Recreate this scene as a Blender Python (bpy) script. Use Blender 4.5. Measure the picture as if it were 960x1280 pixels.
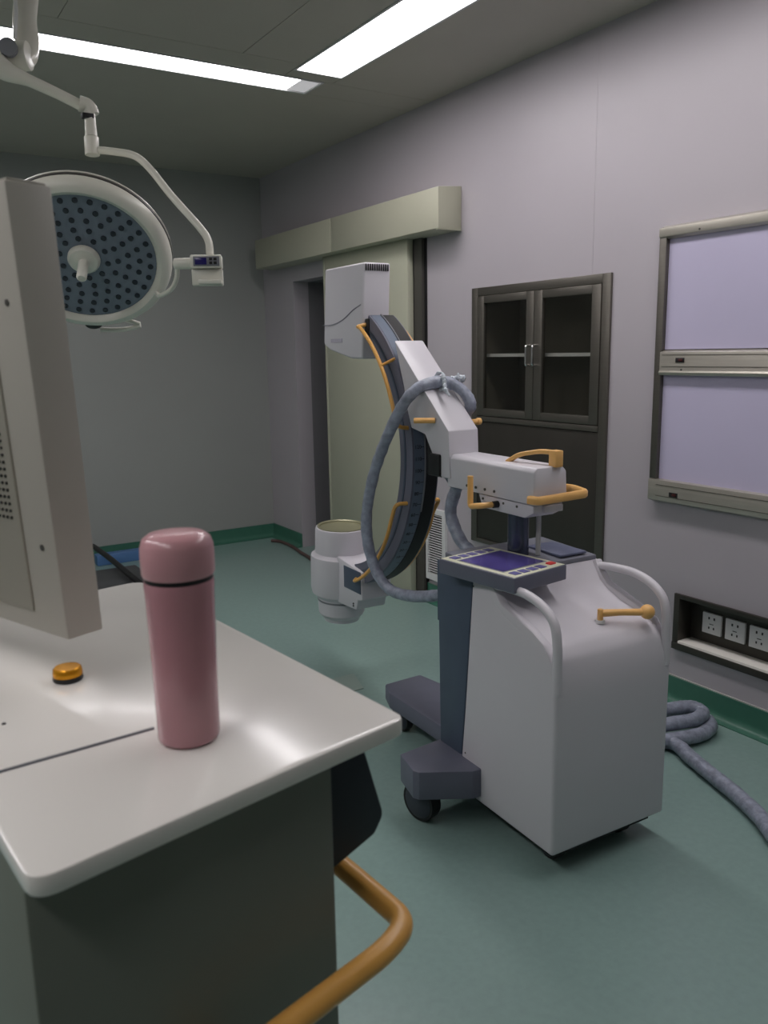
import bpy, bmesh, math, random
from mathutils import Vector, Matrix
random.seed(4)
for o in list(bpy.data.objects): bpy.data.objects.remove(o)
S = bpy.context.scene; COL = S.collection

# ------------------------------------------------------------ camera
YAW, PITCH, ROLL = math.radians(32.3), math.radians(11.0), math.radians(-1.0)
fw = Vector((math.sin(YAW)*math.cos(PITCH), math.cos(YAW)*math.cos(PITCH), -math.sin(PITCH)))
r0 = Vector((math.cos(YAW), -math.sin(YAW), 0)); u0 = r0.cross(fw)
rt = r0*math.cos(ROLL)+u0*math.sin(ROLL); up = -r0*math.sin(ROLL)+u0*math.cos(ROLL)
cd = bpy.data.cameras.new('camera'); cam = bpy.data.objects.new('camera', cd); COL.objects.link(cam)
m = Matrix((rt, up, -fw)).transposed().to_4x4(); m.translation = Vector((0, 0, 1.45)); cam.matrix_world = m
cd.sensor_fit = 'VERTICAL'; cd.sensor_height = 36; cd.lens = 1030/1280*36; cd.clip_start = .02
cd.dof.use_dof = True; cd.dof.focus_distance = 2.7; cd.dof.aperture_fstop = 8
S.camera = cam
# ------------------------------------------------------------ world and exposure
w = bpy.data.worlds.new('world'); S.world = w; w.use_nodes = True
w.node_tree.nodes['Background'].inputs[0].default_value = (.5, .5, .5, 1)
w.node_tree.nodes['Background'].inputs[1].default_value = .0
S.view_settings.view_transform = 'Standard'; S.view_settings.look = 'None'
S.view_settings.exposure = 0.12; S.view_settings.gamma = 1; S.view_settings.use_curve_mapping = False
LAMP = 10.5          # strength of the ceiling diffusers

# ------------------------------------------------------------ materials
def s2l(c): return tuple(((v/255+.055)/1.055)**2.4 if v > 10 else v/255/12.92 for v in c)
MC = {}
def mat(name, rgb, rough=.5, metal=0, noise=.04, scale=8, bump=0, bscale=60, emit=0, coat=0, alpha=1, trans=0, spec=.5, stretch=None):
    if name in MC: return MC[name]
    mt = bpy.data.materials.new(name); mt.use_nodes = True; nt = mt.node_tree; N = nt.nodes; Lk = nt.links
    b = N['Principled BSDF']; c = s2l(rgb)
    b.inputs['Roughness'].default_value = rough; b.inputs['Metallic'].default_value = metal
    b.inputs['Specular IOR Level'].default_value = spec
    b.inputs['Coat Weight'].default_value = coat; b.inputs['Coat Roughness'].default_value = .1
    b.inputs['Alpha'].default_value = alpha; b.inputs['Transmission Weight'].default_value = trans
    tc = N.new('ShaderNodeTexCoord'); mp = N.new('ShaderNodeMapping'); Lk.new(tc.outputs['Object'], mp.inputs[0])
    if stretch: mp.inputs['Scale'].default_value = stretch
    nz = N.new('ShaderNodeTexNoise'); nz.inputs['Scale'].default_value = scale; nz.inputs['Detail'].default_value = 4
    Lk.new(mp.outputs[0], nz.inputs['Vector'])
    rp = N.new('ShaderNodeValToRGB'); rp.color_ramp.elements[0].position = .3; rp.color_ramp.elements[1].position = .7
    rp.color_ramp.elements[0].color = tuple(v*(1-noise) for v in c)+(1,); rp.color_ramp.elements[1].color = tuple(min(1, v*(1+noise)) for v in c)+(1,)
    Lk.new(nz.outputs[0], rp.inputs[0]); Lk.new(rp.outputs[0], b.inputs['Base Color'])
    if bump:
        n2 = N.new('ShaderNodeTexNoise'); n2.inputs['Scale'].default_value = bscale; Lk.new(mp.outputs[0], n2.inputs['Vector'])
        bp = N.new('ShaderNodeBump'); bp.inputs['Strength'].default_value = bump; bp.inputs['Distance'].default_value = .005
        Lk.new(n2.outputs[0], bp.inputs['Height']); Lk.new(bp.outputs[0], b.inputs['Normal'])
    if emit: b.inputs['Emission Color'].default_value = c+(1,); b.inputs['Emission Strength'].default_value = emit
    MC[name] = mt; return mt
M = dict(
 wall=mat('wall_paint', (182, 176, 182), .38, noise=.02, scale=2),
 walldim=mat('wall_paint_dimmed', (158, 160, 157), .45, noise=.02, scale=2),  # same wall paint, darkened in place of the weaker light back there
 ceil=mat('ceiling_paint', (182, 177, 166), .5, noise=.03, scale=2),
 floor=mat('vinyl_floor', (134, 160, 154), .28, noise=.05, scale=45, bump=.02, bscale=30),
 skirt=mat('vinyl_skirting', (62, 112, 94), .4, noise=.06, scale=20),
 cream=mat('cream_panel', (178, 179, 160), .42, noise=.02, scale=3),
 creamh=mat('cream_header', (182, 181, 162), .45, noise=.02, scale=3),
 dark=mat('dark_trim', (72, 70, 66), .5),
 recess=mat('recess_door', (124, 122, 126), .5, noise=.03),
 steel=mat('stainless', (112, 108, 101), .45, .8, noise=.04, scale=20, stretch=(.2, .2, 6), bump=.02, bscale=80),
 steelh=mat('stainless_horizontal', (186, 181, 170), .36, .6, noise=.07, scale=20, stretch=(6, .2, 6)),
 steeld=mat('stainless_dull', (78, 75, 70), .45, .7, noise=.06, scale=10, stretch=(1, 1, .2)),
 chrome=mat('chrome', (225, 225, 225), .12, 1),
 inside=mat('cabinet_inside', (122, 117, 106), .5, 0, noise=.08, scale=4),
 lilac=mat('film_diffuser', (196, 190, 216), .3, noise=.03, scale=2),
 white=mat('machine_white', (208, 205, 211), .36, noise=.015, scale=4, bump=.012, bscale=300),
 white2=mat('socket_white', (225, 225, 225), .35),
 lampw=mat('lamp_white', (222, 220, 208), .3, noise=.02),
 blue=mat('machine_blue_grey', (104, 106, 122), .42, noise=.05, scale=12, bump=.02, bscale=250),
 blued=mat('machine_dark_blue', (72, 84, 102), .45, noise=.06, scale=10),
 bluel=mat('scale_strip', (104, 116, 134), .45, noise=.05),
 black=mat('black_rubber', (24, 24, 26), .5),
 blackp=mat('black_paint', (14, 14, 16), .6),
 navy=mat('navy_plastic', (38, 46, 56), .5),
 wheel=mat('wheel_grey', (56, 60, 70), .5),
 yellow=mat('ochre_plastic', (236, 184, 112), .35, noise=.05, scale=20),
 rail=mat('ochre_rail', (230, 172, 88), .32, noise=.05, scale=20),
 cart=mat('cart_top', (238, 235, 229), .21, noise=.01, scale=3, coat=.2),
 cartb=mat('cart_body', (116, 122, 112), .5, noise=.04, scale=5),
 mon=mat('monitor_case', (188, 184, 174), .45, noise=.02),
 mon2=mat('monitor_recess', (168, 164, 152), .5, noise=.02),
 pink=mat('pink_enamel', (194, 140, 149), .22, noise=.02, scale=30, coat=.5),
 pinkl=mat('pink_lid', (208, 156, 162), .3, noise=.02, scale=30, coat=.3),
 gold=mat('gold_cap', (232, 160, 30), .25, .6, noise=.05),
 hose=mat('hose_grey', (146, 152, 168), .34, noise=.28, scale=40, bump=.5, bscale=90),
 wrap=mat('plastic_wrap', (205, 212, 220), .15, noise=.3, scale=60, bump=.8, bscale=120),
 lampface=mat('lamp_face', (116, 124, 138), .25, noise=.04),
 led=mat('led_cup', (16, 22, 40), .2),
 screen=mat('screen_violet', (72, 64, 122), .12, noise=.25, scale=10, emit=.12),
 lcd=mat('lcd_dark_blue', (22, 18, 66), .2, emit=.3),
 keyl=mat('panel_ivory', (214, 214, 190), .4), keyv=mat('key_violet', (98, 94, 150), .4),
 red=mat('red_button', (210, 60, 60), .4), darkred=mat('switch_red_black', (70, 14, 14), .4),
 bluebox=mat('blue_plastic', (84, 122, 172), .45), greybox=mat('grey_equipment', (70, 72, 74), .5),
 paper=mat('floor_plate_grey', (150, 168, 160), .4),
 diff=mat('light_diffuser', (255, 250, 252), .4, noise=0, emit=LAMP),
 diff2=mat('light_end_cap', (205, 205, 205), .4, noise=.02),
 diff3=mat('light_dim_end', (235, 232, 235), .4, noise=0, emit=.35),
 cord=mat('cord_brown', (92, 70, 66), .5), grey=mat('mid_grey', (120, 122, 128), .4),
)
def glassmat():
    mt = bpy.data.materials.new('cabinet_glass'); mt.use_nodes = True; N = mt.node_tree.nodes; L = mt.node_tree.links
    N.remove(N['Principled BSDF']); tr = N.new('ShaderNodeBsdfTransparent'); gl = N.new('ShaderNodeBsdfGlossy'); fr = N.new('ShaderNodeFresnel'); mx = N.new('ShaderNodeMixShader')
    tr.inputs[0].default_value = (.8, .8, .78, 1); gl.inputs['Roughness'].default_value = .02
    ge = N.new('ShaderNodeNewGeometry'); m1 = N.new('ShaderNodeMath'); m1.operation = 'SUBTRACT'; m1.inputs[0].default_value = 1; L.new(ge.outputs['Backfacing'], m1.inputs[1])
    m2 = N.new('ShaderNodeMath'); m2.operation = 'MULTIPLY'; L.new(fr.outputs[0], m2.inputs[0]); L.new(m1.outputs[0], m2.inputs[1]); L.new(m2.outputs[0], mx.inputs[0]); L.new(tr.outputs[0], mx.inputs[1]); L.new(gl.outputs[0], mx.inputs[2]); L.new(mx.outputs[0], N['Material Output'].inputs[0])
    return mt
M['glass'] = glassmat()

# ------------------------------------------------------------ mesh builder
class MB:
    def __init__(s): s.bm = bmesh.new()
    def box(s, a, b, bev=0, mx=None, seg=2):
        t = bmesh.new(); bmesh.ops.create_cube(t, size=1)
        a, b = Vector(a), Vector(b); c = (a+b)/2; d = b-a
        for v in t.verts: v.co = Vector((v.co.x*d.x, v.co.y*d.y, v.co.z*d.z))+c
        return s.fin(t, bev, seg, mx)
    def fin(s, t, bev, seg, mx, ang=.5):
        if bev:
            es = [e for e in t.edges if len(e.link_faces) == 2 and e.calc_face_angle() > ang]
            bmesh.ops.bevel(t, geom=es, offset=bev, segments=seg, affect='EDGES', profile=.5, clamp_overlap=True)
        if mx: bmesh.ops.transform(t, matrix=mx, verts=t.verts)
        bmesh.ops.recalc_face_normals(t, faces=t.faces)
        me = bpy.data.meshes.new('t'); t.to_mesh(me); s.bm.from_mesh(me); bpy.data.meshes.remove(me); t.free(); return s
    def prism(s, pts, ax, lo, hi, bev=0, seg=2, mx=None, ang=.5):
        """polygon pts extruded along axis ax ('x': pts=(y,z), 'y': (x,z), 'z': (x,y))"""
        t = bmesh.new()
        def P(p, h): return {'x': (h, p[0], p[1]), 'y': (p[0], h, p[1]), 'z': (p[0], p[1], h)}[ax]
        A = [t.verts.new(P(p, lo)) for p in pts]; B = [t.verts.new(P(p, hi)) for p in pts]; n = len(pts)
        t.faces.new(A[::-1]); t.faces.new(B)
        for i in range(n): t.faces.new((A[i], A[(i+1) % n], B[(i+1) % n], B[i]))
        bmesh.ops.recalc_face_normals(t, faces=t.faces)
        return s.fin(t, bev, seg, mx, ang)
    def cyl(s, a, b, r, n=20, r2=None, bev=0):
        a, b = Vector(a), Vector(b); d = b-a; t = bmesh.new()
        bmesh.ops.create_cone(t, cap_ends=True, segments=n, radius1=r, radius2=r if r2 is None else r2, depth=d.length)
        mx = Matrix.Translation((a+b)/2) @ d.to_track_quat('Z', 'Y').to_matrix().to_4x4()
        if bev: return s.fin(t, bev, 2, mx, .9)
        return s.fin(t, 0, 1, mx)
    def lathe(s, prof, mx=None, n=40):
        """prof: (r, z) list"""
        t = bmesh.new(); R = []
        for r, z in prof:
            R.append([t.verts.new((0, 0, z))] if r < 1e-6 else [t.verts.new((r*math.cos(6.2831853*i/n), r*math.sin(6.2831853*i/n), z)) for i in range(n)])
        for A, B in zip(R, R[1:]):
            for i in range(n):
                j = (i+1) % n
                if len(A) == 1 and len(B) == 1: continue
                if len(A) == 1: t.faces.new((A[0], B[i], B[j]))
                elif len(B) == 1: t.faces.new((A[i], A[j], B[0]))
                else: t.faces.new((A[i], A[j], B[j], B[i]))
        for A in (R[0], R[-1]):
            if len(A) > 1: t.faces.new(A)
        return s.fin(t, 0, 1, mx)
    def tube(s, pts, r, n=14, smooth=6, closed=False, wob=0, radii=None):
        P = spline(pts, smooth) if smooth else [Vector(p) for p in pts]
        t = bmesh.new(); rings = []; N = len(P); prev = None
        for i, p in enumerate(P):
            d = (P[min(i+1, N-1)]-P[max(i-1, 0)]).normalized()
            if prev is None: x = d.orthogonal().normalized()
            else:
                x = prev-d*prev.dot(d)
                x = x.normalized() if x.length > 1e-6 else d.orthogonal().normalized()
            prev = x; y = d.cross(x); rr = r*(1+wob*(random.random()-.5))
            if radii: f = i/(N-1)*(len(radii)-1); k = min(int(f), len(radii)-2); rr = radii[k]+(radii[k+1]-radii[k])*(f-k)
            rings.append([t.verts.new(p+rr*(x*math.cos(6.2831853*j/n)+y*math.sin(6.2831853*j/n))) for j in range(n)])
        for A, B in zip(rings, rings[1:]):
            for j in range(n): k = (j+1) % n; t.faces.new((A[j], A[k], B[k], B[j]))
        t.faces.new(rings[0]); t.faces.new(rings[-1])
        return s.fin(t, 0, 1, None)
    def sphere(s, c, r, n=20, sc=(1, 1, 1)):
        t = bmesh.new(); bmesh.ops.create_uvsphere(t, u_segments=n, v_segments=n//2+2, radius=r)
        return s.fin(t, 0, 1, Matrix.Translation(c) @ Matrix.Diagonal((*sc, 1)))
    def build(s, name, mt, parent=None, off=(0, 0, 0), angle=40):
        me = bpy.data.meshes.new(name)
        if Vector(off).length: bmesh.ops.translate(s.bm, vec=-Vector(off), verts=s.bm.verts)
        s.bm.to_mesh(me); s.bm.free()
        for p in me.polygons: p.use_smooth = True
        me.set_sharp_from_angle(angle=math.radians(angle)); me.materials.append(mt)
        o = bpy.data.objects.new(name, me); COL.objects.link(o)
        if parent: o.parent = parent
        return o
def spline(pts, k):
    P = [Vector(p) for p in pts]
    if len(P) < 3: return P
    Q = [P[0]*2-P[1]]+P+[P[-1]*2-P[-2]]; out = []
    for i in range(1, len(Q)-2):
        a, b, c, d = Q[i-1], Q[i], Q[i+1], Q[i+2]
        for j in range(k):
            t = j/k
            out.append(.5*((2*b)+(c-a)*t+(2*a-5*b+4*c-d)*t*t+(3*b-a-3*c+d)*t**3))
    out.append(P[-1]); return out
def rounded(pts, rads, k=6):
    """polygon with rounded corners"""
    out = []; n = len(pts)
    for i, p in enumerate(pts):
        p = Vector(p); a = Vector(pts[i-1])-p; b = Vector(pts[(i+1) % n])-p; r = rads[i] if isinstance(rads, (list, tuple)) else rads
        if r <= 0: out.append(tuple(p)); continue
        an = a.angle(b); d = min(r/math.tan(an/2), a.length*.48, b.length*.48); s0 = p+a.normalized()*d; s1 = p+b.normalized()*d
        for j in range(k+1):
            t = j/k; out.append(tuple((1-t)**2*s0+2*t*(1-t)*p+t*t*s1))
    return out
def bendpath(pts, r, k=6):
    """polyline in 3D with rounded bends"""
    P = [Vector(p) for p in pts]; out = [P[0]]
    for i in range(1, len(P)-1):
        a = P[i-1]-P[i]; b = P[i+1]-P[i]; d = min(r, a.length*.48, b.length*.48); s0 = P[i]+a.normalized()*d; s1 = P[i]+b.normalized()*d
        for j in range(k+1): t = j/k; out.append((1-t)**2*s0+2*t*(1-t)*P[i]+t*t*s1)
    return out+[P[-1]]
def empty(name, loc, rz=0):
    o = bpy.data.objects.new(name, None); o.empty_display_size = .1; COL.objects.link(o); o.location = loc; o.rotation_euler = (0, 0, rz); return o
def tag(o, label=None, cat=None, group=None, kind=None):
    if label: o['label'] = label
    if cat: o['category'] = cat
    if group: o['group'] = group
    if kind: o['kind'] = kind
    return o
def st(o): return tag(o, kind='structure')
def cp(o, parent, loc=None):
    c = o.copy(); COL.objects.link(c); c.parent = parent
    if loc is not None: c.location = loc
    return c
def bx(a, b, bev=0): return MB().box(a, b, bev)
def textmesh(body, size, ext=.0003):
    cu = bpy.data.curves.new('t', 'FONT'); cu.body = body; cu.size = size; cu.extrude = ext; cu.align_x = 'CENTER'; cu.align_y = 'CENTER'
    o = bpy.data.objects.new('t', cu); COL.objects.link(o)
    dg = bpy.context.evaluated_depsgraph_get(); dg.update(); me = bpy.data.meshes.new_from_object(o.evaluated_get(dg))
    bpy.data.objects.remove(o); return me

# ============================================================ ROOM
XR, YB, ZC, XL, YF = 2.74, 6.0, 2.74, -2.4, -1.6
# floor
f = bx((XL-.1, YF-.1, -.06), (XR+.8, YB+.1, 0)).build('floor', M['floor']); st(f)
# right wall, panels with real joints and openings
wr = empty('wall_right', (XR, 2, 0)); st(wr); T = .12
DOOR = (4.0, 5.50, 0, 1.955); CAB = (2.515, 3.425, .45, 1.75); SOCK = (1.05, 2.098, .236, .456)
def wallpanel(y0, y1, holes):
    mb = MB(); g = .0009; y0 += g/2; y1 -= g/2
    ys = sorted({y0, y1}|{v for h in holes for v in h[:2] if y0 < v < y1}); zs = sorted({0, ZC}|{v for h in holes for v in h[2:] if 0 < v < ZC})
    for a, b in zip(ys, ys[1:]):
        for c, d in zip(zs, zs[1:]):
            my, mz = (a+b)/2, (c+d)/2
            if any(h[0] < my < h[1] and h[2] < mz < h[3] for h in holes): continue
            mb.box((XR, a, c), (XR+T, b, d))
    bmesh.ops.remove_doubles(mb.bm, verts=mb.bm.verts, dist=1e-5)
    return mb.build('wall_panel', M['wall'], wr, (XR, 2, 0))
for y0, y1 in ((YF, .22), (.22, 1.42), (1.42, 2.62), (2.62, YB)): wallpanel(y0, y1, [DOOR, CAB, SOCK])
bx((XR+T-.01, YF, 0), (XR+T+.01, 1.05, ZC)).build('wall_backing', M['dark'], wr, (XR, 2, 0))
# other walls
wb = bx((XL-.1, YB, 0), (XR+T, YB+.1, ZC)).build('wall_back', M['walldim']); st(wb)
wl = bx((XL-.1, YF, 0), (XL, YB, ZC)).build('wall_left', M['walldim']); st(wl)
wf = bx((XL-.1, YF-.1, 0), (XR+T, YF, ZC)).build('wall_front', M['walldim']); st(wf)
# corner post strip between back wall and door
# coved skirting
def skirt(name, pts2, wallside):
    mb = MB(); h = .105; t = .012
    prof = [(0, 0), (.05, 0), (.05, .003), (.03, .006), (.018, .016), (t, .035), (t, h), (0, h)]
    a, b = Vector(pts2[0]), Vector(pts2[1]); d = (b-a).normalized(); n = Vector(wallside)
    tb = bmesh.new(); A = []; B = []
    for (q, z) in prof:
        A.append(tb.verts.new((a.x+n.x*q, a.y+n.y*q, z))); B.append(tb.verts.new((b.x+n.x*q, b.y+n.y*q, z)))
    k = len(prof)
    tb.faces.new(A); tb.faces.new(B[::-1])
    for i in range(k): tb.faces.new((A[i], B[i], B[(i+1) % k], A[(i+1) % k]))
    mb.fin(tb, 0, 1, None)
    o = mb.build(name, M['skirt']); return st(o)
def edging(parent, a, b):
    MB().box(a, b).build('top_bead', mat('skirting_bead', (168, 172, 166), .4), parent)
s1 = skirt('baseboard_right', ((XR, YF), (XR, 3.95)), (-1, 0)); edging(s1, (XR-.008, YF, .105), (XR, 3.95, .109))
s2 = skirt('baseboard_back', ((XL, YB), (XR, YB)), (0, -1))
s3 = skirt('baseboard_left', ((XL, YF), (XL, YB)), (1, 0))
s4 = skirt('baseboard_front', ((XL, YF), (XR, YF)), (0, 1))
s5 = skirt('baseboard_door', ((XR, 5.50), (XR, YB)), (-1, 0))
# ceiling : panels with seams, openings for the light strips
ce = empty('ceiling', (0, 2, ZC)); st(ce)
L1 = (-1.9, 2.10, 3.795, 4.000)          # light strip across the room (x0,x1,y0,y1)
L2 = (1.885, 2.145, .20, 3.700)          # light strip along the room
L4 = (-1.00, -.74, -.30, 3.600)          # matching strip on the left side
def cpanel(x0, x1, y0, y1):
    bx((x0+.0015, y0+.0015, ZC), (x1-.0015, y1-.0015, ZC+.02)).build('ceiling_panel', M['ceil'], ce, (0, 2, ZC))
xs = [XL, L4[0], L4[1], .03, .83, 1.60, L2[0]]
for a, b in zip(xs, xs[1:]):
    cpanel(a, b, YF, -.30)
    if a != L4[0]: cpanel(a, b, -.30, 3.62)
cpanel(L4[0], L4[1], 3.60, 3.62)
cpanel(XL, L2[0], 3.62, L1[2]); cpanel(L2[0], L2[1], 3.70, L1[2]); cpanel(L2[0], L2[1], YF, L2[2])
cpanel(L2[1], XR+.1, YF, L1[2]); cpanel(XL, L1[0], L1[2], L1[3]); cpanel(L1[1], XR+.1, L1[2], L1[3]); cpanel(XL, XR+.1, L1[3], YB+.1)
bx((XL-.1, YF-.1, ZC+.07), (XR+.2, YB+.1, ZC+.09)).build('ceiling_slab', M['dark'], ce, (0, 2, ZC))
# ceiling lights
def fixture(nm, r, dimx, label):
    x0, x1, y0, y1 = r; t = empty(nm, ((x0+x1)/2, (y0+y1)/2, ZC)); o = t.location
    tag(t, label, 'ceiling light', 'ceiling light strips')
    mb = MB(); f_ = .012
    mb.box((x0, y0, ZC-.004), (x1, y0+f_, ZC+.03)); mb.box((x0, y1-f_, ZC-.004), (x1, y1, ZC+.03))
    mb.box((x0, y0+f_, ZC-.004), (x0+f_, y1-f_, ZC+.03)); mb.box((x1-f_, y0+f_, ZC-.004), (x1, y1-f_, ZC+.03))
    mb.build('frame', M['diff2'], t, o)
    ex = x1-f_-dimx
    bx((x0+f_, y0+f_, ZC+.004), (ex, y1-f_, ZC+.012)).build('diffuser', M['diff'], t, o)
    if dimx: bx((ex, y0+f_, ZC+.002), (x1-f_, y1-f_, ZC+.014)).build('dim_end', M['diff3'], t, o)  # diffuser end beyond the tube, light fall-off set as a weak glow
    return t
fixture('ceiling_light', L1, .10, 'long flush white ceiling light strip running across the room, left one, dimmed diffuser end')
fixture('ceiling_light', L4, 0, 'flush white ceiling light strip along the left wall side, beyond the surgical lamp')
fixture('ceiling_light', L2, 0, 'wide flush white ceiling light strip running parallel to the right wall')

# ---- sliding door with header
h = empty('door_header', (XR, 4.6, 2.06))
tag(h, 'long cream metal header box of the sliding door high on the right wall', 'door header')
for y0, y1, z0 in ((3.535, 4.653, 0), (4.662, 5.80, 0)):
    mb = MB(); mb.prism([(XR-.15, 2.062), (XR-.15, 2.262), (XR-.002, 2.275), (XR-.002, 2.058)], 'y', y0, y1, .003)
    mb.build('cover', M['creamh'], h, h.location)
bx((XR-.13, 4.64, 2.065), (XR-.01, 4.67, 2.26)).build('backing', M['blackp'], h, h.location)
bx((XR-.153, 3.532, 2.056), (XR-.002, 3.552, 2.06)).build('end_lip', M['cream'], h, h.location)
d = empty('door_1', (XR-.06, 4.5, .02)); st(d)
bx((XR-.075, 3.93, .02), (XR-.035, 4.90, 2.06), .003).build('door_leaf', M['cream'], d, d.location)
bx((XR-.078, 4.885, .02), (XR-.033, 4.905, 2.06), .002).build('edge_seal', M['cream'], d, d.location)
tr = bx((XR-.03, 3.855, .0), (XR, 3.99, 2.06)).build('trim_1', M['dark']); st(tr)
tr = bx((XR-.012, 3.845, .0), (XR, 3.855, 2.06)).build('trim_2', M['blackp']); st(tr)
# recess behind the door
dr = empty('door_2', (XR+.3, 4.75, 0)); st(dr)
bx((XR+.26, 3.98, .10), (XR+.30, 5.52, 1.97), 0).build('door_leaf', M['recess'], dr, dr.location)
bx((XR+.25, 3.98, .0), (XR+.31, 5.52, .10), 0).build('kick_skirting', M['skirt'], dr, dr.location)
bx((XR+T, 5.50, 0), (XR+.3, 5.53, 1.97)).build('jamb', M['recess'], dr, dr.location)
bx((XR+T, 3.96, 0), (XR+.3, 4.0, 1.97)).build('jamb', M['recess'], dr, dr.location)
bx((XR+T, 3.96, 1.955), (XR+.3, 5.53, 1.99)).build('lintel', M['recess'], dr, dr.location)
# white air grille low on the wall
gx = XR; g = empty('wall_vent', (gx, 3.73, .14)); tag(g, 'white louvred air grille low on the wall behind the large c-shaped machine', 'vent')
y0, y1, z0, z1 = 3.662, 3.850, .135, .560
bx((gx-.006, y0+.02, z0+.02), (gx-.001, y1-.02, z1-.02)).build('backing', M['blackp'], g, g.location)
mb = MB(); mb.box((gx-.02, y0, z0), (gx-.001, y0+.03, z1)); mb.box((gx-.02, y1-.02, z0), (gx-.001, y1, z1)); mb.box((gx-.02, y0+.03, z1-.03), (gx-.001, y1-.02, z1)); mb.box((gx-.02, y0+.03, z0), (gx-.001, y1-.02, z0+.04))
mb.build('frame', M['white2'], g, g.location)
first = None
for i in range(24):
    z = z0+.052+i*.0145
    if first is None: first = MB().prism([(gx-.019, z), (gx-.018, z-.001), (gx-.008, z+.001), (gx-.009, z+.003)], 'y', y0+.03, y1-.02).build('slat', M['white2'], g, g.location)
    else: cp(first, g, (0, 0, i*.0145))

# ---- built-in steel cabinet
c = empty('wall_cabinet', (XR, 2.97, .45)); tag(c, 'tall dark stainless steel cabinet set into the right wall with two glass doors', 'cabinet'); lo = c.location
y0, y1, z0, z1 = CAB; e = .035
mb = MB(); xo = XR-.012
for a, b in (((xo, y0-.012, z0-.01), (XR+.02, y0+e, z1+.01)), ((xo, y1-e, z0-.01), (XR+.02, y1+.012, z1+.01)), ((xo, y0+e, z1-.03), (XR+.02, y1-e, z1+.01)), ((xo, y0+e, z0-.01), (XR+.02, y1-e, z0+.012))): mb.box(a, b, .002)
mb.build('frame', M['steel'], c, lo)
mb = MB(); mb.box((XR+.30, y0, z0), (XR+.31, y1, z1)); mb.box((XR+.02, y0, z0), (XR+.30, y0+.008, z1)); mb.box((XR+.02, y1-.008, z0), (XR+.30, y1, z1))
mb.box((XR+.02, y0+.008, z1-.008), (XR+.30, y1-.008, z1)); mb.box((XR+.02, y0+.008, 1.10), (XR+.30, y1-.008, 1.115))
mb.build('body', M['inside'], c, lo)
bx((XR+.03, y0+.01, 1.415), (XR+.29, y1-.01, 1.43)).build('shelf', M['white2'], c, lo)
bx((XR+.10, 3.13, 1.2), (XR+.105, 3.15, 1.6)).build('upright_rod', M['steeld'], c, lo)
mid = 2.965
for a, b, s in ((mid+.002, y1-e-.002, -1), (y0+e+.002, mid-.002, 1)):
    d_ = empty('door', (0, 0, 0)); d_.parent = c
    dz0, dz1 = 1.118, 1.718; fr = .052
    dm = MB(); X0, X1 = XR-.016, XR+.008
    for p, q in (((X0, a, dz0), (X1, a+fr, dz1)), ((X0, b-fr, dz0), (X1, b, dz1)), ((X0, a+fr, dz0), (X1, b-fr, dz0+fr*.7)), ((X0, a+fr, dz1-fr*.7), (X1, b-fr, dz1))): dm.box(p, q, .0015)
    COL.objects.unlink(d_); bpy.data.objects.remove(d_)
    d_ = dm.build('door', M['steel'], c, lo)
    bx((XR-.006, a+fr, dz0+.036), (XR-.002, b-fr, dz1-.036)).build('glass_pane', M['glass'], d_, lo)
    hy = mid+s*(-.022)
    MB().tube(bendpath([(X0, hy, 1.375), (X0-.028, hy, 1.375), (X0-.028, hy, 1.468), (X0, hy, 1.468)], .012), .0055, smooth=0).build('handle', M['chrome'], d_, lo)
for a, b in ((y0+e+.002, y1-e-.002),):
    bx((XR-.008, a, z0+.014), (XR+.01, b, 1.085), .002).build('lower_panel', M['steeld'], c, lo)
bx((XR-.014, y0+e, 1.088), (XR+.01, y1-e, 1.114), .001).build('middle_rail', M['steel'], c, lo)

# ---- film viewer (light boxes), upper and lower
v = empty('film_viewer', (XR, 1.7, .82)); tag(v, 'stainless steel framed double film viewer with two unlit lilac screens on the right wall', 'film viewer'); lo = v.location
y0, y1 = 1.10, 2.245; zb, zt = .826, 1.912
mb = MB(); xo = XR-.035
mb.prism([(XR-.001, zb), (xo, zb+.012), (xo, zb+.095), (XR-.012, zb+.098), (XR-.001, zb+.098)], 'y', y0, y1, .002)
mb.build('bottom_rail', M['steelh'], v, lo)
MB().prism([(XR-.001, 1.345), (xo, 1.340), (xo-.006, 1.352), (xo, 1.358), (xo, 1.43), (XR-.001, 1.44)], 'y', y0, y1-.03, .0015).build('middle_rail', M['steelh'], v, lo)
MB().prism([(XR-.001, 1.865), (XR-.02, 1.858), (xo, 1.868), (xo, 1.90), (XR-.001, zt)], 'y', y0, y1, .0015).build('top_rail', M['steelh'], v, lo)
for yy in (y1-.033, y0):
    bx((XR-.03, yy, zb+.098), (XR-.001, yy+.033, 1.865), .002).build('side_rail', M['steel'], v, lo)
for a, b in ((zb+.098, 1.34), (1.44, 1.860)):
    bx((XR-.012, y0+.034, a), (XR-.006, y1-.034, b)).build('viewing_screen', M['lilac'], v, lo)
for z in (1.398, .868):
    p_ = bx((xo-.003, 2.098, z-.008), (xo+.002, 2.138, z+.010), .001).build('switch', M['black'], v, lo)
    bx((xo-.006, 2.104, z-.004), (xo-.002, 2.122, z+.006), .001).build('rocker', M['darkred'], p_, lo)
for z, y in ((1.876, 2.06), (1.362, 2.11)): MB().cyl((xo-.002, y, z), (xo+.002, y, z), .004, 8).build('screw', M['dark'], v, lo)
for z in (1.373, 1.418, zb+.03, zb+.075): bx((xo-.0015, y0+.01, z), (xo+.001, y1-.04, z+.002)).build('rib', M['steel'], v, lo)

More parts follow.
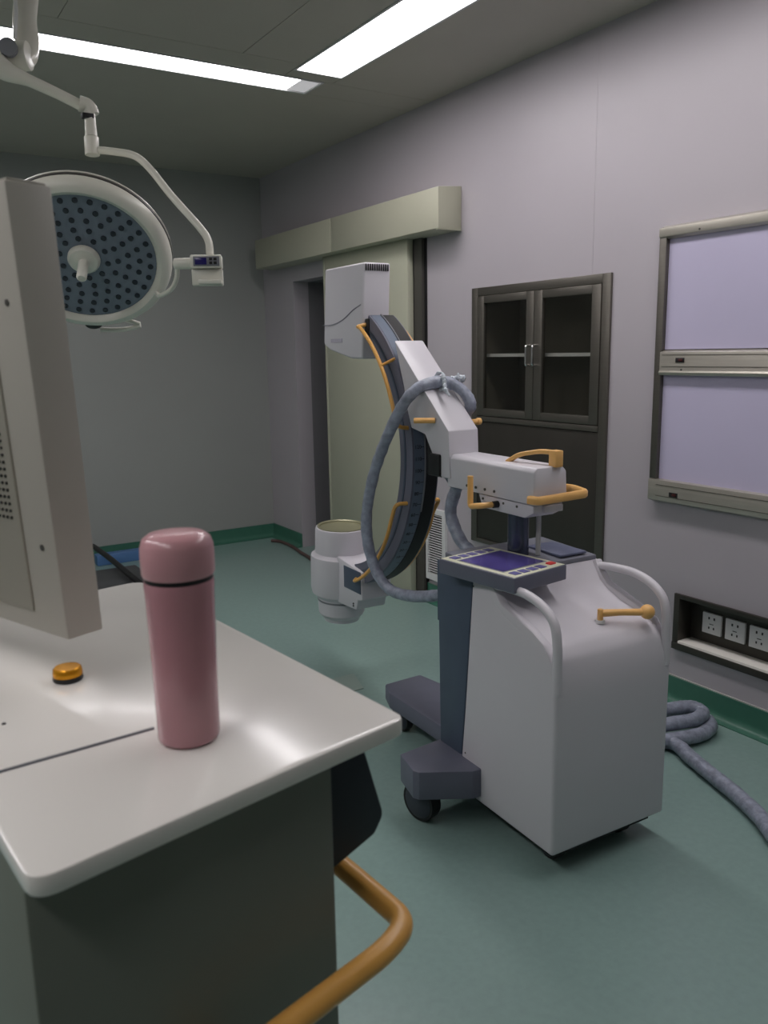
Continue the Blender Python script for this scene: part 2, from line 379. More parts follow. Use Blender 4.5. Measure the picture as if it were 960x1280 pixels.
# ---- recessed socket trunk
k = empty('socket_recess', (XR, 1.6, .236)); tag(k, 'long recessed steel socket box low on the right wall', 'socket box'); lo = k.location
y0, y1, z0, z1 = SOCK; mb = MB(); fr = .018; xo = XR-.012
mb.box((xo, y1-fr, z0-.006), (XR+.075, y1+.008, z1+.006), .001); mb.box((xo, y0-.01, z0-.006), (XR+.075, y0+fr, z1+.006), .001)
mb.box((xo, y0+fr, z1-.012), (XR+.075, y1-fr, z1+.006), .001)
mb.box((XR+.070, y0+fr, z0+.01), (XR+.075, y1-fr, z1-.012))
mb.build('frame', M['steeld'], k, lo)
bx((xo, y0+fr, z0-.006), (XR+.075, y1-fr, z0+.030), .003).build('bottom_ledge', mat('ledge_lit_white', (240, 236, 228), .35), k, lo)  # steel ledge coloured near-white for the lamplight falling on it
bx((xo-.004, y0-.01, z0-.008), (xo+.002, y1+.008, z0+.020), .001).build('lower_flange', M['steeld'], k, lo)
for i in range(8):
    yc = 1.975-i*.105
    s_ = empty('wall_socket', (XR+.064, yc, .352)) if False else None
    p_ = bx((XR+.058, yc-.043, .309), (XR+.070, yc+.043, .395), .002).build('wall_socket', M['white2'], k, lo)
    if True:
        hb = MB()
        for dy, dz, wy, wz in ((-.012, .022, .003, .010), (.012, .022, .003, .010), (-.011, -.018, .0025, .009), (.011, -.018, .0025, .009), (0, -.002, .009, .0025)):
            hb.box((XR+.0565, yc+dy-wy, .352+dz-wz/2), (XR+.0585, yc+dy+wy, .352+dz+wz/2))
        hb.build('pin_slots', M['black'], p_, lo)

# ============================================================ MOBILE C-ARM MACHINE (local frame: x right, y forward, z up)
A = empty('mobile_x_ray_machine', (1.461, 1.482, 0), math.radians(-2.4))
tag(A, 'large white and blue-grey mobile c-arm x-ray machine standing on the green floor', 'x-ray machine')
W_ = .437
# rear cabinet
prof = [(0, .08), (0, .52), (.005, .59), (.020, .638), (.048, .668), (.10, .686), (.17, .702), (.225, .722), (.262, .748), (.290, .788), (.305, .806), (.372, .808), (.408, .40), (.43, .19), (.41, .08)]
body = MB().prism(prof, 'x', 0, W_, .012, 3, ang=.35).build('rear_cabinet', M['white'], A, angle=35)
# raised cheeks following the handle on both sides
for x0 in (0, W_-.03):
    pts = [(.30, .80), (.285, .806), (.265, .772), (.235, .742), (.17, .722), (.10, .700), (.052, .675), (.018, .63), (.0, .55), (.03, .55), (.07, .62), (.17, .66), (.30, .70)]
    MB().prism(pts, 'x', x0+.001, x0+.029, .006, 2).build('side_cheek', M['white'], body, angle=35)
for x0 in (.014, W_-.014):
    MB().tube(spline([(x0, .34, .785), (x0, .28, .786), (x0, .22, .792), (x0, .14, .793), (x0, .072, .776), (x0, .028, .742), (x0, .014, .69), (x0, .012, .62), (x0, .012, .55)], 5), .0125, 16, 0, radii=[.012, .012, .0125, .013, .013, .013, .013, .0135, .014]).build('push_handle', M['white'], A)
for y, z in ((.365, .765), (.405, .215)): MB().cyl((-.001, y, z), (.003, y, z), .003, 8).build('screw', M['dark'], A)
MB().cyl((W_-.003, .02, .17), (W_+.008, .02, .17), .005, 8).build('screw', M['dark'], A)
bx((.03, .03, .055), (W_-.03, .40, .085)).build('underframe', M['blackp'], A)
# front dark column
col = MB().prism([(.374, .80), (.560, .795), (.548, .12), (.432, .12), (.432, .19), (.410, .40)], 'x', .002, W_-.002, .006).build('front_column', M['blued'], A)
MB().prism([(.300, .80), (.300, .816), (.56, .826), (.56, .79)], 'x', .03, W_-.01, .004).build('column_cover', mat('cover_grey', (118, 120, 130), .42), A)
bx((.292, .315, .820), (.40, .475, .829), .004).build('arm_rest_pad', mat('pad_blue', (98, 104, 128), .4), A)
MB().box((.01, .555, .60), (.06, .575, .80), .004).build('front_bracket', M['blued'], A)
# base, legs and casters
MB().prism(rounded([(.0, .555), (-.160, .535), (-.182, .425), (-.172, .405), (-.03, .325), (.03, .32), (.03, .555)], .006), 'z', .105, .198, .008).build('outrigger', M['blue'], A)
MB().prism(rounded([(W_, .555), (W_+.160, .535), (W_+.182, .425), (W_+.172, .405), (W_+.03, .325), (W_-.03, .32), (W_-.03, .555)], .006), 'z', .105, .198, .008).build('outrigger', M['blue'], A)
bx((.02, .30, .09), (W_-.02, .58, .17), .004).build('base_plate', M['blued'], A)
MB().prism(rounded([(.095, .52), (.085, 1.02), (.115, 1.105), (.285, 1.115), (.305, 1.00), (.305, .52)], .015), 'z', .105, .170, .008).build('front_leg', M['blue'], A)
def caster(x, y, r, wd, yaw, forky=.0):
    m_ = Matrix.Translation((x, y, 0)) @ Matrix.Rotation(math.radians(yaw), 4, 'Z')
    p = MB(); p.fin(_cyl((-wd/2, 0, r), (wd/2, 0, r), r), 0, 1, m_)
    o = p.build('caster', M['black'], A)
    for s in (-1, 1):
        q = MB(); q.fin(_cyl((s*wd/2, 0, r), (s*(wd/2+.012), 0, r), r*.86, r*.62), 0, 1, m_); q.build('hub_cap', M['wheel'], o)
    q = MB(); q.fin(_cyl((0, .02, r*1.3), (0, .02, .11), .012), 0, 1, m_); q.build('stem', M['dark'], o)
def _cyl(a, b, r, r2=None):
    t = bmesh.new(); a, b = Vector(a), Vector(b); d = b-a
    bmesh.ops.create_cone(t, cap_ends=True, segments=28, radius1=r, radius2=r if r2 is None else r2, depth=d.length)
    bmesh.ops.transform(t, matrix=Matrix.Translation((a+b)/2) @ d.to_track_quat('Z', 'Y').to_matrix().to_4x4(), verts=t.verts); return t
caster(-.122, .468, .062, .040, 14); caster(W_+.122, .468, .062, .040, -14)
caster(.15, 1.03, .050, .030, 5); caster(.25, 1.03, .050, .030, 5)
caster(.09, .10, .042, .03, 0); caster(W_-.09, .10, .042, .03, 0)
# rear brake lever with ball
lv = MB().tube([(.248, .092, .712), (.30, .068, .712), (.36, .045, .708)], .0075, 12, 3, radii=[.011, .0095, .0105]).build('brake_lever', M['yellow'], A)
MB().sphere((.374, .040, .708), .0215).build('ball_knob', M['yellow'], lv)
MB().cyl((.245, .094, .690), (.245, .094, .724), .0085, 16, bev=.001).build('lever_boss', M['yellow'], lv)
MB().cyl((.245, .094, .684), (.245, .094, .693), .014, 20).build('collar', M['white2'], lv)
# control console
P = Matrix.Translation((.080, .335, .79)) @ Matrix.Rotation(math.radians(9), 4, 'Z')
con = MB().box((-.112, -.152, 0), (.112, .152, .045), .004, P).build('control_console', M['blue'], A)
MB().box((-.108, -.148, .0445), (.108, .148, .0465), .001, P).build('keypad_plate', M['keyl'], con)
MB().box((-.085, -.085, .0460), (.088, .088, .0475), .0, P).build('display', M['screen'], con)
MB().box((-.092, -.092, .0455), (.095, .095, .0468), .0, P).build('display_border', M['grey'], con)
kf = None
for i in range(5):
    for yy in (-.120, .120):
        if yy < 0 and i == 4: continue
        MB().box((-.088+i*.036, yy-.014, .0460), (-.062+i*.036, yy+.014, .0485), .001, P).build('key', M['keyv'], con)
MB().box((.068, -.128, .0460), (.094, -.108, .051), .002, P).build('stop_key', M['red'], con)
MB().prism([(.24, .79), (.44, .79), (.44, .74), (.28, .76)], 'x', .02, .19, .003).build('console_foot', M['blue'], A)
# lift column
MB().cyl((.215, .425, .80), (.215, .425, .97), .033, 28).build('lift_column', mat('column_steel', (92, 98, 118), .25, .8), A)
MB().cyl((.262, .385, .82), (.262, .385, .96), .008, 12).build('cable_guide', mat('pale_rod', (190, 190, 190), .3), A)
# horizontal arm
am = MB().prism([(.160, 1.000), (.160, 1.098), (.172, 1.110), (.268, 1.112), (.284, 1.095), (.290, 1.000)], 'y', .290, .735, .005).build('horizontal_arm', M['white'], A)
MB().prism([(.30, .992), (.30, .975), (.34, .955), (.55, .955), (.57, .998), (.30, .998)], 'x', .168, .282, .004).build('swivel_housing', M['white'], A)
bx((.20, .285, .975), (.27, .30, .995), .002).build('rear_latch', M['white'], A)
for i in range(4): MB().cyl((.157, .62-i*.048, 1.018), (.161, .62-i*.048, 1.018), .0045, 8).build('screw', M['dark'], am)
for y, z in ((.545, .985), (.44, .985), (.375, .985)): MB().cyl((.1655, y, z), (.169, y, z), .004, 8).build('screw', M['dark'], A)
# ochre arm handles
def bar(pts, w, hgt, name, r=.012, par=A):
    P_ = bendpath(pts, r); t = bmesh.new(); R = []
    for i, p in enumerate(P_):
        d = (P_[min(i+1, len(P_)-1)]-P_[max(i-1, 0)]).normalized()
        sd = d.cross(Vector((0, 0, 1)))
        if sd.length < .3: sd = Vector((1, 0, 0))
        sd.normalize(); u_ = sd.cross(d).normalized()
        if i and sd.dot(ps) < 0: sd = -sd; u_ = -u_
        ps = sd
        R.append([t.verts.new(p+sd*a*w/2+u_*b*hgt/2) for a, b in ((-1, -.6), (-.6, -1), (.6, -1), (1, -.6), (1, .6), (.6, 1), (-.6, 1), (-1, .6))])
    for Q, K in zip(R, R[1:]):
        for j in range(8): t.faces.new((Q[j], Q[(j+1) % 8], K[(j+1) % 8], K[j]))
    t.faces.new(R[0]); t.faces.new(R[-1]); mb = MB(); mb.fin(t, 0, 1, None); return mb.build(name, M['yellow'], par)
bar([(.150, .300, 1.018), (.158, .268, 1.018), (.345, .268, 1.022), (.375, .36, 1.022), (.29, .44, 1.03)], .020, .024, 'steering_handle', .02)
bar([(.205, .470, 1.108), (.215, .425, 1.135), (.235, .35, 1.150), (.245, .290, 1.150)], .016, .014, 'lock_lever', .02)
bx((.232, .280, 1.108), (.262, .312, 1.157), .003).build('lever_base', M['yellow'], A)
MB().tube(bendpath([(.118, .545, 1.062), (.118, .545, .965), (.118, .49, .975), (.168, .47, .978)], .012), .0095, 12, 0).build('side_lever', M['yellow'], A)
MB().cyl((.150, .47, .978), (.170, .47, .978), .011, 14).build('lever_pivot', M['black'], A)
# carrier holding the c-arc
MB().prism([(1.064, 1.490), (.722, 1.188), (.712, 1.030), (.764, 1.026), (.867, 1.166), (.955, 1.182), (.985, 1.255), (1.003, 1.325), (1.040, 1.425)], 'x', .156, .278, .004).build('arc_carrier', M['white'], A)
bx((.175, .79, 1.02), (.262, .885, 1.15), .006).build('arc_clamp', M['black'], A)
bx((.146, .765, 1.03), (.162, .828, 1.105), .006).build('clamp_knob', M['black'], A)
MB().cyl((.098, .845, 1.218), (.156, .800, 1.218), .0095, 14, bev=.002).build('lock_knob', M['yellow'], A)
MB().cyl((.278, .800, 1.205), (.335, .80, 1.205), .0095, 14, bev=.002).build('lock_knob', M['yellow'], A)
MB().cyl((.33, .80, 1.205), (.345, .80, 1.205), .0125, 14, bev=.002).build('lock_knob', M['yellow'], A)
# C arc
CY, CZ, R1, R0 = 1.552, 1.069, .592, .507
def cpt(r, a): a = math.radians(a); return (CY+r*math.cos(a), CZ+r*math.sin(a))
def sector(r0, r1, a0, a1, n=72):
    return [cpt(r1, a0+(a1-a0)*i/n) for i in range(n+1)]+[cpt(r0, a1+(a0-a1)*i/n) for i in range(n+1)]
def arcpart(name, r0, r1, a0, a1, x0, x1, mt, par, n=72):
    t = bmesh.new(); V = []
    for i in range(n+1):
        a = a0+(a1-a0)*i/n; p, q = cpt(r0, a), cpt(r1, a)
        V.append([t.verts.new((x0, *p)), t.verts.new((x0, *q)), t.verts.new((x1, *q)), t.verts.new((x1, *p))])
    for Q, K in zip(V, V[1:]):
        for j in range(4): t.faces.new((Q[j], Q[(j+1) % 4], K[(j+1) % 4], K[j]))
    t.faces.new(V[0]); t.faces.new(V[-1]); mb = MB(); mb.fin(t, 0, 1, None); return mb.build(name, mt, par)
arc = arcpart('c_arc', R0, R1, 119, 256, .164, .276, M['blue'], A)
arcpart('scale_strip', R1-.004, R1+.0012, 119, 256, .172, .214, M['bluel'], arc)
arcpart('cable_groove', R1-.004, R1+.0018, 119, 256, .219, .271, M['blackp'], arc)
arcpart('edge_rail', R1-.006, R1+.006, 119, 200, .214, .219, M['grey'], arc)
arcpart('inner_track', R0+.030, R0+.040, 119, 256, .162, .1645, M['blued'], arc)
# printed scale : ticks and numbers
sm = MB()
for i in range(16):
    a = 176+i*4.2
    t = bmesh.new(); q = []
    for da in (-.11, .11):
        for x in (.198, .213): p = cpt(R1+.0016, a+da); q.append(t.verts.new((x, *p)))
    t.faces.new((q[0], q[1], q[3], q[2])); sm.fin(t, 0, 1, None)
for i, s_ in enumerate(('120', '110', '100', '90', '80', '70', '60', '50', '40', '30', '20', '10')):
    a = math.radians(176+i*4.2); me = textmesh(s_, .019)
    n_ = Vector((0, math.cos(a), math.sin(a))); upv = Vector((0, math.sin(a), -math.cos(a)))
    mx = Matrix((Vector((1, 0, 0)), upv, n_)).transposed().to_4x4(); mx.translation = Vector((.187, CY+(R1+.0018)*math.cos(a), CZ+(R1+.0018)*math.sin(a)))
    me.transform(mx); sm.bm.from_mesh(me)
sm.build('scale_marks', M['black'], arc)
# ochre guard rails beside the arc
def guard(x, xs, segs, ends, stand):
    pts = [(x, *cpt(r, a)) for a, r in segs]
    o = MB().tube([(xs, *cpt(*ends[0])), (x, *cpt(*ends[1]))]+pts+[(x, *cpt(*ends[2])), (xs, *cpt(*ends[3]))], .0075, 10, 4).build('guard_rail', M['rail'], A)
    for a in stand: MB().cyl((x, *cpt(.552, a)), (xs, *cpt(.592, a)), .0055, 8).build('standoff', M['rail'], o)
up_ = [(121, .550), (127, .550), (134, .549), (142, .548), (150, .548), (158, .549), (164, .552)]
lo_ = [(204, .548), (212, .552), (220, .556), (228, .560), (236, .566), (244, .572)]
for x, xs in ((.128, .168), (.312, .272)):
    guard(x, xs, up_, ((555e-3, 119), (.548, 119.5), (.570, 168), (.572, 169)), (143,))
    guard(x, xs, lo_, ((.575, 197), (.562, 198), (.575, 251), (.560, 254)), ())
# detector head
hd = MB().prism([(1.270, 1.782), (1.600, 1.784), (1.632, 1.485), (1.575, 1.460), (1.395, 1.426), (1.300, 1.424), (1.292, 1.50)], 'x', .150, .268, .009, 3).build('upper_head', M['white'], A)
hs = MB()
for i in range(11): hs.box((.158+i*.0095, 1.2665, 1.752), (.1615+i*.0095, 1.275, 1.776))
hs.build('vent_slots', M['black'], hd)
MB().tube([(.1495, 1.630, 1.562), (.1485, 1.54, 1.562), (.1485, 1.45, 1.578), (.1485, 1.36, 1.612), (.1495, 1.30, 1.628)], .0022, 8, 4).build('seam_line', mat('seam_grey', (150, 148, 160), .4), hd)
bx((.1483, 1.46, 1.49), (.1505, 1.56, 1.505)).build('name_strip', mat('strip_grey', (178, 174, 188), .5), hd)
bx((.160, 1.258, 1.50), (.280, 1.30, 1.575), .004).build('arc_socket', M['blackp'], A)
# image intensifier
cy_, cx_ = 1.668, .222
TI = Matrix.Translation((cx_, cy_, 0)) @ Matrix.Translation((0, 0, .45)) @ Matrix.Rotation(math.radians(3), 4, 'X') @ Matrix.Translation((0, 0, -.45))
it = MB().lathe([(.098, .685), (.106, .695), (.113, .693), (.117, .682), (.119, .583), (.126, .575), (.136, .568), (.138, .555), (.138, .420), (.132, .395), (.112, .378), (.108, .372), (.104, .300), (.096, .288), (.085, .280), (.080, .262), (.0, .262)], TI, 56).build('lower_cylinder', M['white'], A, angle=30)
MB().lathe([(.0, .688), (.099, .688), (.1005, .694), (.108, .698), (.108, .690), (0, .680)], TI, 56).build('top_ring', mat('tube_face', (150, 148, 120), .3, .4), it)
MB().lathe([(.1085, .366), (.1095, .362), (.1085, .358)], TI, 48).build('seam_line', M['grey'], it)
mt_ = MB().prism([(1.345, .560), (1.560, .585), (1.600, .585), (1.600, .385), (1.560, .375), (1.400, .385), (1.385, .43), (1.345, .44)], 'x', .150, .292, .008).build('mounting_block', M['white'], A)
bx((.147, 1.352, .465), (.152, 1.50, .560), .002).build('arc_recess', M['blued'], mt_)
for z in (.40, .41): MB().cyl((.147, 1.42, z), (.152, 1.42, z), .004, 8).build('screw', M['black'], mt_)
# wrapped hose with a loop
hz = [(.24, .78, .99), (.270, .90, 1.03), (.300, .93, 1.12), (.305, .86, 1.21), (.303, .80, 1.262), (.283, .830, 1.318), (.220, .866, 1.345), (.125, .890, 1.312), (.085, .961, 1.200), (.060, 1.058, 1.020), (.050, 1.109, .834), (.060, 1.090, .682), (.080, 1.008, .590), (.100, .860, .592), (.125, .69, .640), (.14, .56, .70)]
MB().tube(hz, .0205, 14, 9, wob=.14).build('wrapped_hose', M['hose'], A)
MB().tube([(.20, .72, 1.05), (.20, .731, 1.005), (.192, .762, .904), (.192, .703, .816), (.20, .63, .775), (.20, .56, .74)], .021, 14, 9, wob=.14).build('wrapped_hose', M['hose'], A)
tie = MB()
tie.tube([(.222, .845, 1.33), (.222, .85, 1.372), (.222, .885, 1.370), (.222, .893, 1.34), (.222, .87, 1.318), (.222, .84, 1.322)], .006, 8, 4, wob=.8)
tie.tube([(.222, .85, 1.365), (.215, .83, 1.345), (.205, .81, 1.32), (.215, .80, 1.30)], .007, 8, 4, wob=1)
tie.tube([(.30, .83, 1.35), (.285, .85, 1.36), (.27, .86, 1.35)], .010, 8, 4, wob=1)
tie.build('plastic_tie', M['wrap'], A)

# ---- cable bundle on the floor
cb = MB().tube([(2.30, 2.06, .028), (2.45, 2.05, .030), (2.577, 1.985, .030), (2.640, 1.912, .030), (2.615, 1.825, .030), (2.53, 1.79, .030), (2.44, 1.80, .032), (2.34, 1.83, .034), (2.26, 1.86, .032)], .027, 14, 8, wob=.08)
cb.tube([(2.20, 2.02, .05), (2.36, 1.965, .078), (2.50, 1.925, .082), (2.585, 1.895, .080), (2.60, 1.85, .070), (2.52, 1.83, .070), (2.40, 1.86, .07), (2.22, 1.92, .05)], .026, 14, 8, wob=.08)
cb.tube([(2.28, 1.95, .03), (2.37, 1.81, .028), (2.335, 1.70, .028), (2.305, 1.62, .028), (2.270, 1.52, .028), (2.236, 1.43, .028), (2.165, 1.295, .028), (2.02, 1.12, .028), (1.80, .98, .028)], .026, 14, 9, wob=.10)
tag(cb.build('cable_bundle', M['hose']), 'thick grey plastic-wrapped cable bundle coiled on the floor below the wall sockets', 'cable')

# ============================================================ FOREGROUND CART
K = empty('monitor_cart', (.2, .95, 0)); tag(K, 'white-topped monitor cart with green-grey body in the left foreground', 'cart'); lo = K.location
TZ = 1.07
top = rounded([(.066, .602), (.453, .678), (.380, 1.388), (-.01, 1.32)], [.022, .018, .03, .03], 8)
MB().prism(top, 'z', TZ-.019, TZ, .003, 2).build('tabletop', M['cart'], K, lo)
MB().prism([(.064, .628), (.363, .681), (.318, 1.32), (.012, 1.275)], 'z', .14, TZ-.0195, .004).build('body', M['cartb'], K, lo)
MB().prism([(.02, .64), (.35, .70), (.31, 1.30), (0, 1.27)], 'z', .09, .14, .004).build('plinth', M['blackp'], K, lo)
for x, y in ((.07, .68), (.32, .72), (.04, 1.22), (.28, 1.26)):
    MB().cyl((x-.02, y, .045), (x+.02, y, .045), .045, 24).build('caster', M['black'], K, lo)
# raised strip edge on the top
MB().tube([(.045, .794, TZ), (.10, .7972, TZ), (.16, .8003, TZ), (.221, .8040, TZ)], .0022, 8, 3).build('top_seam_strip', M['grey'], K, lo)
# navy side bracket
br = rounded([(.369, 1.04), (.412, 1.04), (.436, .952), (.424, .932), (.369, .908)], [0, .0, .018, .012, 0])
MB().prism(br, 'y', .700, .99, .003).build('side_bracket', M['navy'], K, lo)
# ochre push rail
MB().tube(bendpath([(.335, .86, .868), (.395, .838, .860), (.422, .790, .850), (.432, .652, .850), (.392, .629, .850), (.195, .588, .842), (.208, .660, .815)], .030, 8), .0125, 18, 0).build('push_rail', M['rail'], K, lo)

# ---- monitor seen from behind
bn = Vector((.170, .938, 0)); dl = Vector((-.36, .93, 0)).normalized(); dt = Vector((.86, .51, 0)).normalized()
dt = (dt-dl*dt.dot(dl)).normalized(); zb, zt = 1.137, 1.625
mq = Matrix((dl, dt, Vector((0, 0, 1)))).transposed().to_4x4(); mq.translation = bn
SH = .046; mq = Matrix.Translation(dt*SH*zb) @ mq @ Matrix(((1, 0, 0, 0), (0, 1, -SH, 0), (0, 0, 1, 0), (0, 0, 0, 1)))   # leaning back a little
Mo = empty('monitor', (.05, 1.16, TZ)); tag(Mo, 'beige-grey flat monitor seen edge-on at the left above the white cart top', 'monitor'); lo = Mo.location
cs = MB().prism([(0, zb), (.046, zb), (.052, zt), (0, zt)], 'x', 0, .40, .003, 2, mq).build('case', M['mon'], Mo, lo)
MB().box((.060, -.003, zb+.025), (.34, .004, zt-.035), .002, mq).build('back_panel', M['mon2'], Mo, lo)
for z in (zb+.105, zt-.118): 
    q = MB(); q.fin(_cyl((.026, -.001, z), (.026, .003, z), .0035), 0, 1, mq); q.build('screw', M['dark'], cs, lo)
vh = MB()
for i in range(9):
    for j in range(14):
        vh.fin(_cyl((.075+i*.0085, -.0045, zb+.135+j*.008), (.075+i*.0085, -.002, zb+.135+j*.008), .0018), 0, 1, mq)
vh.build('vent_holes', M['black'], Mo, lo)
MB().box((.28, .010, TZ+.012), (.37, .035, zb+.02), .004, mq).build('neck', M['mon2'], Mo, lo)
MB().box((.26, -.03, TZ+.001), (.39, .045, TZ+.014), .004, mq).build('foot', M['mon2'], Mo, lo)
MB().box((.003, .004, zt-.001), (.39, .048, zt+.003), .002, mq).build('top_ridge', M['mon2'], Mo, lo)

# ---- thermos
T0 = empty('thermos', (.2455, .765, TZ)); tag(T0, 'pink metal thermos flask standing on the white cart top', 'thermos')
MB().lathe([(0, .0), (.027, .0), (.0300, .0025), (.0308, .006), (.0318, .08), (.0335, .155), (.0340, .162), (.0335, .1665), (0, .1665)], None, 64).build('flask_body', M['pink'], T0)
MB().lathe([(0, .166), (.0330, .166), (.0330, .1715), (0, .1715)], None, 64).build('black_ring', M['black'], T0)
MB().lathe([(0, .1712), (.0342, .1712), (.0352, .1735), (.0355, .190), (.0350, .200), (.0325, .2075), (.027, .2115), (.015, .2135), (0, .214)], None, 64).build('lid', M['pinkl'], T0)
# ---- small gold cap
G = empty('bottle_cap', (.176, .995, TZ)); tag(G, 'small round gold cap with black base lying on the white cart top', 'cap')
MB().lathe([(0, 0), (.0165, 0), (.0175, .002), (.0172, .006), (0, .006)], None, 32).build('base', M['black'], G)
MB().lathe([(0, .006), (.0168, .006), (.0172, .0085), (.0165, .0145), (.0145, .0165), (0, .0168)], None, 32).build('top', M['gold'], G)
cr = MB().lathe([(0, 0), (.0022, 0), (.0022, .001), (0, .0012)], Matrix.Translation((.092, .906, TZ)), 10); tag(cr.build('crumb', M['black']), 'tiny black speck on the white cart top left of the gold cap', 'speck')

# ============================================================ SURGICAL LAMP
Lc = Vector((.657, 2.778, 1.755)); n = Vector((-.29, -.70, -.655)).normalized()
ux = Vector((0, 0, 1)).cross(n).normalized(); uy = n.cross(ux).normalized()
mh = Matrix((ux, uy, n)).transposed().to_4x4(); mh.translation = Lc; mhr = mh.to_euler(); mh = mh @ Matrix.Scale(.945, 4)
Sg = empty('surgical_lamp', (.633, 3.02, ZC)); tag(Sg, 'white ceiling-mounted surgical lamp with round blue-grey face of small lights', 'surgical lamp'); lo = Sg.location
hd = MB().lathe([(.232, .0), (.236, .010), (.250, .020), (.268, .016), (.281, .0), (.285, -.015), (.283, -.026)], mh, 72)
hd = MB().lathe([(.0, -.004), (.232, -.004), (.236, .010), (.250, .020), (.268, .016), (.281, .0), (.285, -.015), (.283, -.030), (.2, -.06), (.1, -.085), (0, -.09)], mh, 72).build('lamp_head', M['lampw'], Sg, lo)
MB().lathe([(0, 0), (.2325, 0), (.2325, .002), (0, .002)], mh, 72).build('lens_plate', M['lampface'], hd, lo)
MB().lathe([(.283, -.022), (.2865, -.024), (.2865, -.032), (.282, -.034)], mh, 72).build('rim_groove', M['dark'], hd, lo)
MB().lathe([(.280, -.034), (.287, -.036), (.286, -.044), (.272, -.048)], mh, 72).build('back_ring', M['lampw'], hd, lo)
cup = MB(); cup.fin(_cyl((0, 0, -.001), (0, 0, .0028), .0086), 0, 1, None); cup0 = None
for r, c in ((.076, 10), (.108, 14), (.143, 20), (.178, 25), (.213, 30)):
    for i in range(c):
        a = 6.2832*(i+(r*100 % 1))/c; q = mh @ Vector((r*math.cos(a), r*math.sin(a), .002))
        if cup0 is None: cup0 = cup.build('light_cup', M['led'], hd); o_ = cup0
        else: o_ = cp(cup0, hd)
        o_.location = q-lo; o_.rotation_euler = mhr
MB().lathe([(0, 0), (.052, 0), (.052, .012), (.045, .022), (.022, .026), (.0165, .030), (.0165, .105), (.012, .112), (0, .114)], mh, 32).build('centre_handle', M['lampw'], hd, lo)
# yoke arc around the rim
yk = []
for i in range(15):
    a = math.radians(-12-i*80/14); yk.append(mh @ Vector((.272*math.cos(a), .272*math.sin(a), -.058)))
# suspended arms
MB().tube([(.640, 3.035, 2.735), (.610, 3.02, 2.60), (.590, 3.01, 2.50), (.588, 2.99, 2.43), (.570, 2.96, 2.375), (.53, 2.93, 2.35)], .036, 18, 6).build('ceiling_tube', M['lampw'], Sg, lo)
MB().cyl((.640, 3.035, 2.70), (.640, 3.035, 2.74), .09, 32, bev=.006).build('ceiling_flange', M['lampw'], Sg, lo)
MB().tube([(.655, 2.98, 2.74), (.57, 2.97, 2.60), (.558, 2.965, 2.50), (.545, 2.95, 2.42)], .006, 8, 5).build('thin_cable', M['white2'], Sg, lo)
MB().cyl((.575, 2.91, 2.365), (.42, 3.0, 2.36), .042, 28, bev=.004).build('joint_barrel', M['lampw'], Sg, lo)
MB().cyl((.515, 2.893, 2.37), (.508, 2.874, 2.37), .026, 20).build('joint_cap', M['grey'], Sg, lo)
MB().tube([(.47, 2.90, 2.33), (.500, 2.89, 2.305), (.56, 2.88, 2.285), (.64, 2.868, 2.255), (.715, 2.855, 2.222)], .02, 16, 5, radii=[.034, .030, .018, .0165, .0165]).build('spring_arm', M['lampw'], Sg, lo)
kn = MB().tube([(.700, 2.857, 2.232), (.725, 2.853, 2.225), (.735, 2.85, 2.20)], .024, 14, 4)
kn.cyl((.728, 2.848, 2.215), (.722, 2.83, 2.13), .016, 18, r2=.019); kn.cyl((.722, 2.83, 2.13), (.720, 2.825, 2.075), .0225, 20, bev=.002)
kn.build('elbow_joint', M['lampw'], Sg, lo)
MB().box((.700, 2.825, 2.185), (.735, 2.85, 2.20), .002).build('joint_slot', M['black'], Sg, lo)
MB().tube([(.722, 2.825, 2.092), (.78, 2.79, 2.085), (.832, 2.752, 2.070), (.862, 2.70, 2.025), (.898, 2.617, 1.934), (.938, 2.51, 1.835), (.953, 2.475, 1.79), (.953, 2.465, 1.745)], .0115, 14, 6).build('curved_arm', M['lampw'], Sg, lo)
bq = Matrix.Translation((.937, 2.458, 1.700)) @ Matrix.Rotation(math.radians(-26), 4, 'Z')
ctl = MB().box((-.045, -.025, .005), (.047, .025, .043), .004, bq).build('control_box', M['lampw'], Sg, lo)
MB().box((-.045, -.005, -.045), (.047, .025, .004), .004, bq).build('control_box_base', M['lampw'], Sg, lo)
MB().box((-.036, -.027, .010), (.041, -.024, .038), .001, bq).build('control_face', M['grey'], ctl, lo)
MB().box((-.031, -.0285, .014), (.003, -.026, .034), .0005, bq).build('display', M['lcd'], ctl, lo)
for i in (0, 1):
    for j in (0, 1): MB().box((.011+i*.013, -.0285, .015+j*.011), (.020+i*.013, -.026, .023+j*.011), .0005, bq).build('button', M['black'], ctl, lo)
MB().box((-.025, -.026, -.042), (.045, -.004, -.028), .004, bq).build('grip_bar', M['lampw'], ctl, lo)
MB().cyl((.905, 2.485, 1.722), (.862, 2.525, 1.722), .0165, 18, bev=.003).build('link_barrel', M['lampw'], Sg, lo)
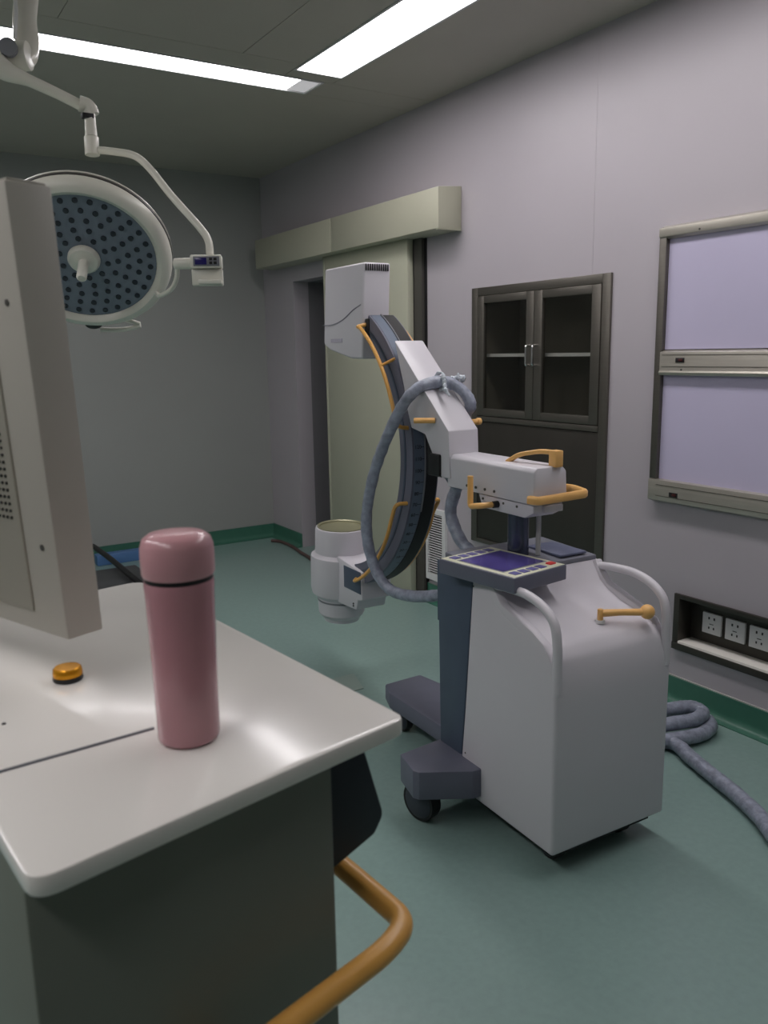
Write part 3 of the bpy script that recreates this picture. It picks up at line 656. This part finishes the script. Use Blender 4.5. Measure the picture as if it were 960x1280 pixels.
MB().tube([(.868, 2.522, 1.715), (.868, 2.535, 1.68), (.860, 2.57, 1.650), (.842, 2.63, 1.635)]+[tuple(q) for q in yk[5:]]+[tuple(mh @ Vector((.14, -.300, -.03))), tuple(mh @ Vector((.08, -.316, -.02))), tuple(mh @ Vector((.0, -.316, -.02)))], .0075, 12, 4).build('yoke', M['lampw'], Sg, lo)
kq = mh @ Vector((-.02, -.296, -.025)); MB().sphere(tuple(kq), .022, 16, (1.3, 1, .7)).build('yoke_knob', M['black'], Sg, lo)

# ============================================================ SMALL THINGS AT THE BACK
b_ = MB().box((1.30, 5.84, 0), (1.66, 5.93, .075), .006); tag(b_.build('blue_box', M['bluebox']), 'flat blue plastic box on the floor against the back wall', 'box')
eq = empty('equipment_base', (1.25, 5.15, 0)); tag(eq, 'low dark grey equipment box on the floor behind the monitor', 'equipment')
MB().box((.85, 4.80, .035), (1.42, 5.30, .112), .012).build('housing', M['greybox'], eq, eq.location)
for x in (.92, 1.36):
    for y in (4.86, 5.24): MB().cyl((x, y, 0), (x, y, .036), .02, 14).build('foot', M['black'], eq, eq.location)
bl = MB().tube([(.295, 1.37, 1.064), (.33, 1.50, 1.12), (.345, 1.60, 1.125)], .004, 8, 4)
bl.bm.free()
cbk = MB().tube([(1.26, 5.75, .17), (1.275, 5.45, .16), (1.28, 5.1, .15), (1.28, 4.88, .145), (1.29, 4.66, .13), (1.33, 4.50, .07), (1.345, 4.40, .018), (1.33, 4.15, .018)], .018, 10, 6)
tag(cbk.build('power_cable', M['black']), 'black cable sagging to the floor between monitor and thermos', 'cable')
fc = MB().tube([(2.62, 5.80, .012), (2.665, 5.72, .012), (2.66, 5.50, .012), (2.63, 5.32, .012), (2.60, 5.1, .012), (2.50, 4.8, .012)], .012, 8, 6)
tag(fc.build('cable', M['cord']), 'brown cord lying on the floor beside the sliding door', 'cord')
fp = MB().prism([(1.60, 3.10), (1.78, 3.10), (1.73, 2.93), (1.55, 2.93)], 'z', .0, .004); tag(fp.build('floor_plate', M['paper']), 'pale square plate flat on the green floor beyond the cart', 'floor plate')
